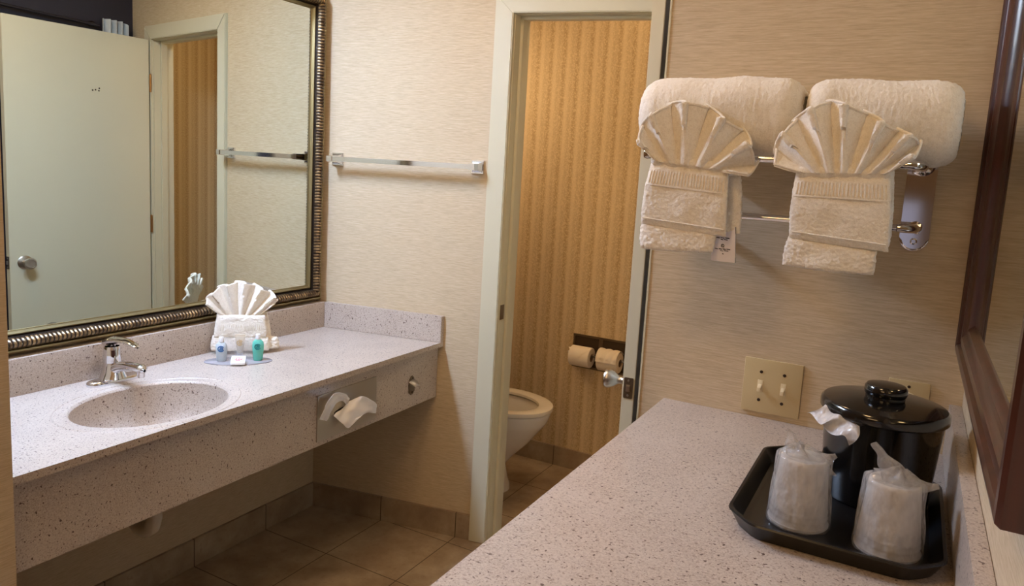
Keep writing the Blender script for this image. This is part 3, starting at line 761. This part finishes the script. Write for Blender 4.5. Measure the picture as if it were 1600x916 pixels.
def folded(name, label, y, top, bot, band, low, back, labt):
    """hand towel hung over the front bar: front flap, ribbed band, lower fold, rear layer"""
    t = thing(name, label, 'towel', tuple(A1(*top[0], y)), 0, 'folded hand towels hanging on the rack')
    TLf, TRf = A1(*top[0], y), A1(*top[1], y); BLf, BRf = A1(*bot[0], y), A1(*bot[1], y)
    fmid = bil(TLf, TRf, BLf, BRf, (.002, .002, .003, .002))
    O('front_flap', slab_cloth(lambda u, v: fmid(u, v)+NY*(.006*sin(pi*v)), NY, .016, 110, 100, 9, .0010, 230, .003), TERRY, t, angle=80)
    # thick rolled lip at the top of the flap
    lip = [TLf.lerp(TRf, k/24)+NY*.004+Vector((0, 0, -.003)) for k in range(25)]
    bb = BM(); bb.tube(lip, [.0095+.0012*sin(k*1.1) if 0 < k < 24 else .006 for k in range(25)], 20)
    bb.push(lambda q: q+Vector((0, fbm(q, 180, .0016), fbm(q+Vector((1, 1, 1)), 180, .0016)))); O('rolled_lip', bb, TERRY, t)
    # ribbed (dobby) band: ridges that run vertically
    bm_ = BM(); NR = 26
    def rb(u, v):
        vv = band[0]+(band[1]-band[0])*v; uu = .02+.96*u
        q = Vector(fmid(uu, vv))+NY*(.006*sin(pi*vv)+.0085-.0050*(1-min(1, min(u, 1-u)*9))**2)
        return q+NY*(.0022+.0013*(1 if (u*NR) % 1 > .42 else -1)*(1 if .12 < v < .88 else 0))
    bm_.grid(rb, NR*6+1, 18); solid(bm_.b, .004); O('ribbed_band', bm_, TERRY, t, angle=50)
    # hem line near the bottom of the flap
    hem = [BLf.lerp(BRf, .03+.94*k/30)+(TLf-BLf)*.10+NY*(.0118+.0008*sin(k)) for k in range(31)]
    O('hem', BM().tube(hem, .0013, 8), TERRY, t)
    lm = bil(*[A1(*q, y+.006) for q in low], (0, .003, .003, .001))
    O('lower_fold', slab_cloth(lm, NY, .022, 90, 50, 5, .0015, 200, .004), TERRY, t, angle=80)
    bmid = bil(*[A1(*q, y+.024) for q in back], (0, .002, .002, .003))
    O('rear_layer', slab_cloth(bmid, NY, .018, 90, 90, 7, .0011, 220, .003), TERRY, t, angle=80)
    # saddle over the bar
    return t
folded('hand_towel', 'white hand towel hanging on the rack with a care tag below its corner', YF1,
       ((1020, 247), (1139, 260)), ((1001, 349), (1134, 370)), (.15, .40),
       ((1003, 345), (1120, 362), (1001, 388), (1114, 394)), ((1030, 250), (1158, 268), (1015, 352), (1156, 366)), None)
folded('hand_towel', 'white hand towel hanging on the rack beside the chrome end bracket', YF2,
       ((1245, 266), (1392, 268)), ((1233, 371), (1388, 394)), (.15, .38),
       ((1233, 368), (1370, 392), (1222, 414), (1365, 430)), ((1258, 262), (1397, 264), (1243, 350), (1390, 385)), None)
def fanpx(name, label, bl, br, tips, y, npl, seed, amp=.013):
    t = thing(name, label, 'washcloth', tuple(A1((bl[0]+br[0])/2, (bl[1]+br[1])/2, y)), 0, 'washcloths folded into fans on the rack')
    cloth, edge = fan(A1(*bl, y-.014), A1(*br, y-.014), [A1(*q, y-.014) for q in tips], y, NY, Vector((1, 0, 0)), Vector((0, 0, 1)), npl, amp, seed=seed)
    O('pleated_cloth', cloth, TERRY, t, angle=60); O('stitched_edge', edge, TERRY, t)
fanpx('washcloth', 'white washcloth fanned above the hand towel nearer the doorway', (1024, 252), (1132, 266),
      [(1001, 226), (1003, 200), (1024, 176), (1057, 161), (1092, 163), (1130, 184), (1158, 205), (1178, 238), (1168, 272)], YF1-.001, 5, .4, .016)
fanpx('washcloth', 'white washcloth fanned above the hand towel nearer the end bracket', (1256, 270), (1384, 272),
      [(1208, 256), (1217, 216), (1245, 184), (1285, 160), (1325, 164), (1372, 186), (1405, 205), (1434, 218), (1428, 246)], YF2-.001, 6, 1.9, .016)
# care tag
tg = thing('care_tag', 'small grey printed care tag below the towel corner nearer the doorway', 'tag', tuple(A1(1130, 385, 1.372)))
yt = 1.372; pts = [A1(*q, yt) for q in ((1116, 355), (1150, 355), (1149, 411), (1111, 407))]
b = BM()
b.grid(lambda u, v: pts[0].lerp(pts[1], u).lerp(pts[3].lerp(pts[2], u), v)+NY*(.002*sin(v*3)), 8, 10); solid(b.b, .0006)
O('tag_cloth', b, TAGM, tg)
b = BM()
def inkbar(px0, px1, py0, py1):
    q = [A1(px0, py0, yt-.0030), A1(px1, py0+1, yt-.0030), A1(px1, py1+1, yt-.0030), A1(px0, py1, yt-.0030)]
    b.b.faces.new([b.b.verts.new(p) for p in q])
for x0_, x1_, y0_, y1_ in ((1119, 1125, 370.3, 371.5), (1126, 1132, 370.8, 372), (1133, 1140, 371.2, 372.6), (1126, 1130, 373.2, 374.6), (1131, 1137, 373.6, 375), (1117, 1122, 387.4, 388.6), (1123, 1128, 387.8, 389.4), (1129, 1134, 388.2, 389.8), (1135, 1141, 388.8, 390.2), (1125, 1130, 391, 392), (1131, 1138, 391.2, 392.4), (1128.5, 1130.5, 395.6, 397)): inkbar(x0_, x1_, y0_, y1_)
cc = A1(1129, 384, yt-.0030); b.torus(cc, NY, .0026, .0006, 16, .8, .6); b.torus(cc, NY, .0012, .0005, 12, .6, 3.4)
b.tube([cc+Vector((-.003, 0, -.002)), cc+Vector((.0032, 0, -.0026))], .0005, 6)
O('printing', b, INK, tg, smooth=False, recalc=False)
b = BM(); b.tube([pts[1]+NY*.0012, pts[2]+NY*.0012], .0006, 6); O('edge_stitch', b, INK, tg)

# ------------------------------------------------------------------ chrome towel rack
rk = thing('towel_rack', 'chrome wall rack with shelf bars and a lower bar holding the towels', 'towel rack', (1.91, YC, 1.45))
def arc(p, q, r, n=6): return [Vector(p).lerp(Vector(q), k/n) for k in range(n+1)]
for side, xp in ((1, 2.1375), (-1, 1.700)):
    b = BM(); pts = []; hw, zt_, zb_ = .0245, 1.585, 1.395
    for k in range(13): a = pi+pi*k/12; pts.append((hw*cos(a), zb_+hw*sin(a)))
    for k in range(13): a = pi*k/12; pts.append((hw*cos(a), zt_+hw*sin(a)))
    b.slab(pts, Vector((1, 0, 0)), Vector((0, 0, 1)), Vector((xp, YC-.0003, 0)), NY, .009, .004, 3)
    pl = O('wall_plate', b, CHROME, rk, angle=50)
    for z in (1.3885, 1.590):
        s_ = O('screw', BM().lathe([(0, .0), (.0062, .0), (.0058, .0016), (.004, .0022), (.0036, .0010), (0, .0010)], (xp, YC-.0092, z), NY, 20), CHROME, pl)
    # lower arm: leaves the plate, bends towards the bar
    O('lower_arm', BM().tube([(xp, YC-.006, 1.414), (xp, YC-.040, 1.414), (xp-side*.004, YC-.058, 1.414), (xp-side*.014, YC-.070, 1.414), (xp-side*.030, YC-.074, 1.414)], [.0125, .0095, .0085, .0080, .0075], 18), CHROME, rk)
    # upper arm that carries the shelf bars
    O('shelf_arm', BM().tube([(xp, YC-.004, 1.532), (xp, YC-.05, 1.528), (xp, YC-.10, 1.5245), (xp-side*.001, YC-.150, 1.5235), (xp-side*.006, YC-.170, 1.5235), (xp-side*.018, YC-.1795, 1.5235), (xp-side*.034, YC-.1815, 1.5235)], [.014, .0105, .0095, .0090, .0088, .0080, .0072], 18), CHROME, rk)
    O('arm_collar', BM().lathe([(.0, 0), (.021, 0), (.0215, .003), (.017, .007), (.0, .009)], (xp, YC-.009, 1.531), NY, 28), CHROME, rk)
O('lower_bar', BM().tube([(1.728, YC-.074, 1.414), (2.108, YC-.074, 1.414)], .0070, 18), CHROME, rk)
O('shelf_bar', BM().tube([(1.672, YC-.1815, 1.5235), (2.106, YC-.1815, 1.5235)], .0068, 18), CHROME, rk)
O('end_cap', BM().lathe([(0, -.008), (.008, -.006), (.0095, 0), (.008, .006), (0, .008)], (1.668, YC-.1815, 1.5235), Vector((1, 0, 0)), 20), CHROME, rk)
for yo in (.125, .075): O('shelf_bar', BM().tube([(1.702, YC-yo, 1.524), (2.136, YC-yo, 1.524)], .0055, 14), CHROME, rk)

# ------------------------------------------------------------------ wall plates by the counter
sw = thing('light_switch', 'ivory double light switch plate on the wall above the counter', 'light switch', (1.915, YC, 1.06))
px0, pz0, pw, ph_ = 1.8567, 1.0044, .116, .114
O('plate', BM().box(px0, px0+pw, YC-.0065, YC-.0002, pz0, pz0+ph_, .0022, 2), PLATE, sw, angle=30)
for xx in (px0+.035, px0+.081):
    O('toggle_frame', BM().box(xx-.0055, xx+.0055, YC-.0072, YC-.006, pz0+.0445, pz0+.0695, .0006), TOGGLE, sw)
    b = BM(); b.box(xx-.0037, xx+.0037, YC-.020, YC-.006, pz0+.0480, pz0+.0570, .0012)
    b.push(lambda q: Vector((q.x, q.y, q.z-(YC-.006-q.y)*.35+.004))); O('toggle', b, TOGGLE, sw)
    for zz in (pz0+.027, pz0+.087): O('screw', BM().lathe([(0, .001), (.0034, .001), (.0028, .0016), (0, .0018)], (xx, YC-.006, zz), NY, 14), SCREW, sw)
ou = thing('outlet_plate', 'ivory wall plate half hidden behind the black ice bucket', 'wall plate', (2.162, YC, 1.06))
O('plate', BM().box(2.1265, 2.1975, YC-.0065, YC-.0002, 1.0095, 1.1235, .0022, 2), PLATE, ou, angle=30)
for z in (1.047, 1.085): O('socket_face', BM().lathe([(0, 0), (.0165, 0), (.0155, .0012), (0, .0014)], (2.162, YC-.0066, z), NY, 28), TOGGLE, ou)
for z in (1.066, 1.112): O('screw', BM().lathe([(0, .0), (.003, 0), (.0024, .001), (0, .0012)], (2.162, YC-.0066, z), NY, 12), SCREW, ou)

# ------------------------------------------------------------------ the near counter
CX0, CZ = 1.6885, .993
nc = thing('bar_counter', 'speckled stone counter in the foreground below the towel rack', 'counter', (1.97, .9, 0))
O('countertop', BM().box(CX0, XD-.0005, .12, YC-.0005, CZ-.030, CZ, .0025, 2), STONE, nc, angle=30)
O('backsplash', BM().box(XD-.0205, XD-.0005, .12, YC-.0005, CZ, 1.0911, .0015), STONE, nc, angle=30)
O('cabinet_body', BM().box(CX0+.04, XD-.001, .14, YC-.001, 0.08, CZ-.030), WOOD, nc, smooth=False)
O('toe_kick', BM().box(CX0+.09, XD-.001, .16, YC-.001, 0.0, .08), BLACKLINE, nc, smooth=False)
for i in range(3):
    ya = .16+i*.465
    d_ = O('cabinet_door', BM().box(CX0+.020, CX0+.040, ya, ya+.455, .10, CZ-.045, .003), WOOD, nc)
    O('pull', BM().tube([(CX0+.020, ya+.40, .72), (CX0-.006, ya+.40, .72), (CX0-.006, ya+.40, .82), (CX0+.020, ya+.40, .82)], .004, 10), SATIN, d_)

# ------------------------------------------------------------------ dark framed mirror on wall_right
dy0, dy1, dz0, dz1 = .7275, 1.535, 1.198, 2.42
dm = thing('wall_mirror', 'dark mahogany framed mirror on the wall over the foreground counter', 'mirror', (XD, 1.13, dz0))
fprof = [(0, .0005), (0, .021), (.003, .0255), (.009, .0265), (.014, .024), (.017, .019), (.020, .0185), (.024, .0205), (.031, .0195), (.040, .013), (.046, .0115), (.049, .0125), (.053, .010), (.057, .006), (.059, .0035)]
b = BM(); rings = []
for d, h in fprof: rings.append([b.b.verts.new((XD-h, y, z)) for y, z in ((dy0+d, dz0+d), (dy1-d, dz0+d), (dy1-d, dz1-d), (dy0+d, dz1-d))])
for A, B_ in zip(rings, rings[1:]):
    for k in range(4): b.b.faces.new((A[k], A[(k+1) % 4], B_[(k+1) % 4], B_[k]))
O('frame', b, WOOD, dm, angle=24)
O('mirror_glass', BM().box(XD-.0045, XD-.0005, dy0+.055, dy1-.055, dz0+.055, dz1-.055), MIRROR, dm, smooth=False)

# ------------------------------------------------------------------ tray, bucket and wrapped cups
tx0, tx1, ty0, ty1 = 1.947, 2.2225, .992, 1.352
tr = thing('serving_tray', 'black plastic serving tray with a raised rim on the speckled counter', 'tray', ((tx0+tx1)/2, (ty0+ty1)/2, CZ))
def octo(off, ch, z):
    a0, a1, c0_, c1_ = tx0+off, tx1-off, ty0+off, ty1-off; c = ch-off*.58
    base = [(a0+c, c0_), (a1-c, c0_), (a1, c0_+c), (a1, c1_-c), (a1-c, c1_), (a0+c, c1_), (a0, c1_-c), (a0, c0_+c)]
    return base
def rounded(base, r=.012, n=4):
    out = []; m = len(base)
    for i in range(m):
        p0, p, p1 = Vector(base[i-1]), Vector(base[i]), Vector(base[(i+1) % m])
        a = p+(p0-p).normalized()*r; c = p+(p1-p).normalized()*r
        for k in range(n+1):
            t_ = k/n; out.append(a.lerp(p, t_).lerp(p.lerp(c, t_), t_))
    return out
b = BM(); rings = []
for off, z in ((.018, .0005), (.014, .001), (.003, .021), (.0, .024), (.001, .0265), (.005, .0265), (.007, .024), (.018, .0045), (.022, .0035)):
    rings.append([b.b.verts.new((q.x, q.y, CZ+z)) for q in rounded(octo(off, .040, z))])
for A, B_ in zip(rings, rings[1:]):
    for k in range(len(A)): b.b.faces.new((A[k], A[(k+1) % len(A)], B_[(k+1) % len(A)], B_[k]))
b.b.faces.new(rings[0][::-1]); b.b.faces.new(rings[-1])
O('tray_body', b, TRAYM, tr, angle=35)
TB = CZ+.0037
bc = Vector((2.1265, 1.262, TB))
ib = thing('ice_bucket', 'round glossy black ice bucket with a knobbed lid at the back of the tray', 'ice bucket', tuple(bc))
O('bucket_body', BM().lathe([(0, .0), (.074, 0), (.0765, .003), (.0835, .10), (.0860, .134), (.0875, .137), (.085, .139), (.0, .139)], bc, seg=72), BLACK, ib, angle=35)
O('lid', BM().lathe([(.0, .137), (.0905, .137), (.0922, .139), (.0925, .146), (.0915, .151), (.088, .1545), (.070, .1575), (.045, .1605), (.030, .162), (0, .163)], bc, seg=72), BLACK, ib, angle=35)
O('knob', BM().lathe([(.0, .160), (.0285, .160), (.0285, .166), (.0300, .168), (.0312, .173), (.0305, .179), (.0275, .1825), (.020, .1838), (.0, .1842)], bc, seg=48), BLACK, ib, angle=35)
# crumpled liner sticking out under the lid
lt = [A1(1298, 623, 1.235), A1(1318, 640, 1.205), A1(1342, 660, 1.19)]
lo = [A1(1262, 646, 1.215), A1(1290, 668, 1.185), A1(1329, 693, 1.170)]
b = BM()
def lnr(u, v):
    g = lambda P_: P_[0].lerp(P_[1], u*2) if u < .5 else P_[1].lerp(P_[2], u*2-1)
    q = g(lt).lerp(g(lo), v); q += Vector((.5, -1, .3))*(.006*sin(u*13+v*4)*v+fbm(q, 60, .008)*v+.010*sin(pi*v)); q.z += .004*sin(u*17)*v
    return q
b.grid(lnr, 40, 24); solid(b.b, .0004)
tag(O('bucket_liner', b, LINER, None, angle=80), 'crumpled clear plastic liner bag sticking out under the bucket lid', 'plastic bag')

def cup(cx, cy, label, blabel, peaks, h=.098, rb_=.0405, rt_=.0315):
    c = Vector((cx, cy, TB+.0008))
    t = thing('plastic_cup', label, 'cup', tuple(c), 0, 'upside down plastic cups')
    O('cup_wall', BM().lathe([(rb_-.001, .001), (rb_, .0), (rb_+.0012, .0016), (rb_+.0012, .004), (rb_-.0006, .0050), (rb_-.0010, .012), (rb_-.0004, .0135), (rb_-.0012, .015), (rb_-.0014, .021), (rb_-.0010, .0225), (rb_-.002, .024), (rt_+.001, h-.006), (rt_, h-.001), (rt_-.002, h), (rt_-.006, h-.002), (0, h-.002)], c, seg=56), CUPM, t, angle=60)
    b = BM(); NU, NV = 60, 96
    def P_(u, v):
        a = 2*pi*v; z = u*(h+.014)
        k = min(1, z/h); r = rb_+.0030+(rt_-rb_+.0012)*k
        wr = fbm((cos(a)*3+cx*9, sin(a)*3, z*24+cx*5), 1.0, 1.0); r += .0030*(abs(wr)**.7)*(.5+k) + .0008*sin(a*9+z*70)
        x = cx+r*cos(a); y = cy+r*sin(a); zz = z
        if k >= 1:
            f = (z-h)/.014
            x += (cx+peaks[0][4]*.8-x)*f*.8; y += (cy-y)*f*.8; zz += .005*sin(a*4+1)*f
        return Vector((x, y, c.z+zz+.0004))
    b.grid(P_, NU, NV, closev=True)
    tpk = thing('cup_wrapper', blabel, 'plastic bag', tuple(c), 0, 'clear plastic bags around the cups')
    O('bag', b, FILM, tpk, recalc=True, angle=80)
    for (dx, dy, dz, wd, sx_, sy_) in peaks:     # twisted corners
        b = BM(); tip = Vector((cx+dx, cy+dy, c.z+h+dz)); root = Vector((cx+sx_, cy+sy_, c.z+h-.010))
        side = (tip-root).cross(Vector((.3, 1, 0))).normalized()
        def Q(u, v):
            q = root.lerp(tip, u); w_ = wd*((1-u)**1.3+.16)
            d2 = Vector((.3, 1, 0)).normalized(); m_ = .30+.5*(1-u)
            q += side*(w_*cos(2*pi*v)*(1+.18*sin(5*2*pi*v)))+d2*(w_*m_*sin(2*pi*v))
            q += Vector((fbm(q, 70, .003), fbm(q+Vector((2, 2, 2)), 70, .003), fbm(q, 70, .003))); return q
        b.grid(Q, 24, 28, closev=True); O('bag_corner', b, FILM, tpk, angle=80)
cup(2.036, 1.093, 'upside down plastic cup in a bag on the tray side farther from the wall mirror', 'clear bag twisted to one tall corner around the cup at the tray centre',
    [(-.026, .004, .034, .016, -.012, 0), (.040, .0, .010, .018, .012, 0), (.044, -.004, -.016, .010, .020, 0)])
cup(2.153, 1.078, 'upside down plastic cup in a bag on the tray side beside the stone backsplash', 'clear bag with two spiky corners around the cup beside the stone backsplash',
    [(-.030, .004, .046, .020, .006, 0), (.050, .0, .004, .020, -.004, 0), (.012, -.004, .016, .020, -.01, 0)])

# ------------------------------------------------------------------ folded towel and amenities on the vanity
vt = thing('hand_towel', 'white hand towel folded upright on the vanity beneath the gilt mirror', 'towel', (.114, 1.756, ZT), RD(45))
# local frame: x = to the right seen from the camera, y = away from the viewer
W = .088; FRONT = Vector((0, -1, 0))
fm = bil((-W*.86, -.028, .135), (W*.90, -.028, .135), (-W*.98, -.034, .058), (W*.98, -.034, .058), (.0, .002, .002, .002))
O('front_flap', slab_cloth(fm, FRONT, .018, 80, 60, 8, .0012, 200, .003), TERRY, vt, local=True, angle=80)
bm_ = BM(); NR = 22
bm_.grid(lambda u, v: Vector((-W*.86+1.72*W*u, -.0400-.0016*((u*NR) % 1 > .45)*(.15 < v < .85)+.004*(1-min(1, min(u, 1-u)*14)), .106-.026*v)), NR*6+1, 12)
solid(bm_.b, .003); O('ribbed_band', bm_, TERRY, vt, local=True, angle=50)
fm2 = bil((-W*1.02, -.026, .064), (W*1.02, -.026, .064), (-W*1.08, -.034, .010), (W*1.05, -.034, .010), (.0, .0, .004, .004))
O('lower_fold', slab_cloth(fm2, FRONT, .030, 80, 46, 5, .0018, 170, .004), TERRY, vt, local=True, angle=80)
fm3 = bil((-W*.9, .0, .140), (W*.97, .0, .140), (-W*1.0, .004, .012), (W*1.15, .004, .012), (.0, .0, .002, .004))
O('rear_layer', slab_cloth(fm3, FRONT, .036, 80, 80, 5, .0018, 170, .004), TERRY, vt, local=True, angle=80)
fm4 = bil((W*.75, -.010, .060), (W*1.36, -.004, .052), (W*.75, -.014, .010), (W*1.42, -.006, .010), (.0, .0, .0, .004))
O('side_tuck', slab_cloth(fm4, FRONT, .034, 40, 40, 4, .0018, 170, .004), TERRY, vt, local=True, angle=80)
vw = thing('washcloth', 'white washcloth fanned out of the folded towel on the vanity', 'washcloth', (.114, 1.756, ZT+.13), RD(45))
tips = [(-.112, -.03, .045), (-.104, -.03, .068), (-.074, -.03, .098), (-.034, -.03, .114), (.010, -.03, .118), (.052, -.03, .104), (.090, -.03, .086), (.116, -.03, .062), (.108, -.03, .044)]
cloth, edge = fan((-.055, -.022, .0), (.055, -.022, .0), tips, 0, FRONT, Vector((1, 0, 0)), Vector((0, 0, 1)), 6, .011, seed=.9)
O('pleated_cloth', cloth, TERRY, vw, local=True, angle=60); O('stitched_edge', edge, TERRY, vw, local=True)

tc = Vector((.212, 1.660, ZT))
ht = thing('amenity_holder', 'oval grey plastic holder with a clear back panel for the toiletries', 'toiletry holder', tuple(tc), RD(45))
O('oval_base', BM().lathe([(0, .0003), (1, .0003), (1.0, .0025), (.985, .0035), (0, .0035)], (0, 0, 0), seg=64, sx=.107, sy=.050), DISC, ht, local=True)
O('back_panel', BM().box(-.062, .062, .020, .0225, .0035, .078, .001), ACRY, ht, local=True)
def swirl(c, nrm, ex_, R, m, parent, nm='swirl_emblem'):
    b = BM(); b.torus(c, nrm, R, R*.16, 30, .86, .5, e1=ex_); b.torus(c, nrm, R*.58, R*.15, 22, .82, 3.4, e1=ex_); b.torus(c, nrm, R*.20, R*.14, 12, 1, 0, e1=ex_)
    O(nm, b, m, parent, local=True)
def bottle(name, label, px, py, h, kind, bodym, capm, inkm):
    p = at(px, py, 2, ZT+.0038); t = thing(name, label, 'toiletry bottle' if kind != 'tube' else 'toiletry tube', (p.x, p.y, ZT+.0038), RD(42), 'toiletries in the oval holder')
    if kind == 'tube':     # stands on its cap, crimped at the top
        O('cap', BM().lathe([(0, 0), (.009, 0), (.0095, .002), (.0088, .016), (0, .016)], (0, 0, 0), seg=28), capm, t, local=True)
        b = BM()
        b.grid(lambda u, v: Vector(((.0088+.0085*u)*cos(2*pi*v), (.0088*(1-u)+.0008)*sin(2*pi*v), .016+(h-.016)*u)), 16, 32, closev=True)
        b.box(-.0175, .0175, -.0010, .0010, h-.004, h+.003, .0004); O('tube_body', b, bodym, t, local=True)
        swirl(Vector((0, -.0062, h*.66)), Vector((0, -1, .1)), Vector((1, 0, 0)), .0088, inkm, t)
    else:
        w_ = .0165; q = h-.020
        O('bottle_body', BM().lathe([(0, 0), (.7, 0), (.82, .003), (.98, q*.55), (1.0, q*.72), (.93, q*.90), (.62, q*.99), (.50, q+.002), (0, q+.002)], (0, 0, 0), seg=36, sx=w_*1.12, sy=w_*.72), bodym, t, local=True, angle=60)
        O('cap', BM().lathe([(0, 0), (.0078, 0), (.0080, .001), (.0076, .017), (.0068, .018), (0, .018)], (0, 0, q+.002), seg=28), capm, t, local=True)
        swirl(Vector((0, -w_*.76, q*.70)), Vector((0, -1, .05)), Vector((1, 0, 0)), .0092, inkm, t)
    return t
bottle('toiletry_bottle', 'clear toiletry bottle with a blue swirl emblem and white cap', 346, 564, .082, 'b', CLEARB, WHITEP, BLUEI)
bottle('toiletry_tube', 'cream tube with a yellow swirl emblem between the two bottles', 375, 558, .076, 'tube', YEL, WHITEP, YELI)
bottle('toiletry_bottle', 'teal green toiletry bottle with a white cap', 403, 563, .090, 'b', TEAL, WHITEP, TEALD)
sp_ = at(372, 566, 2, ZT+.010)
so = thing('soap_packet', 'flat white wrapped soap with red print leaning on the tube', 'soap', (sp_.x, sp_.y, ZT+.0038), RD(44))
b = BM(); b.box(-.0225, .0225, -.018, .024, 0, .009, .003, 3); b.push(lambda q: Vector((q.x, q.y, q.z+max(0, q.y+.018)*.32))); O('wrapper', b, WHITEP, so, local=True)
b = BM()
for k in range(9):
    x_ = -.011+.0027*k; hgt = .0022+.0012*((k*37) % 3)
    z_ = lambda y_: .0093+(y_+.018)*.32
    b.b.faces.new([b.b.verts.new(p) for p in ((x_, .001-hgt, z_(.001-hgt)+.0003), (x_+.0018, .001-hgt, z_(.001-hgt)+.0003), (x_+.0018, .001+hgt, z_(.001+hgt)+.0003), (x_, .001+hgt, z_(.001+hgt)+.0003))])
b.tube([(-.007, .007, .0175), (.0, .009, .0182), (.007, .007, .0175)], .0007, 6); b.tube([(-.007, -.005, .0137), (.0, -.007, .0132), (.007, -.005, .0137)], .0007, 6)
O('red_print', b, REDI, so, local=True, smooth=False, recalc=False)
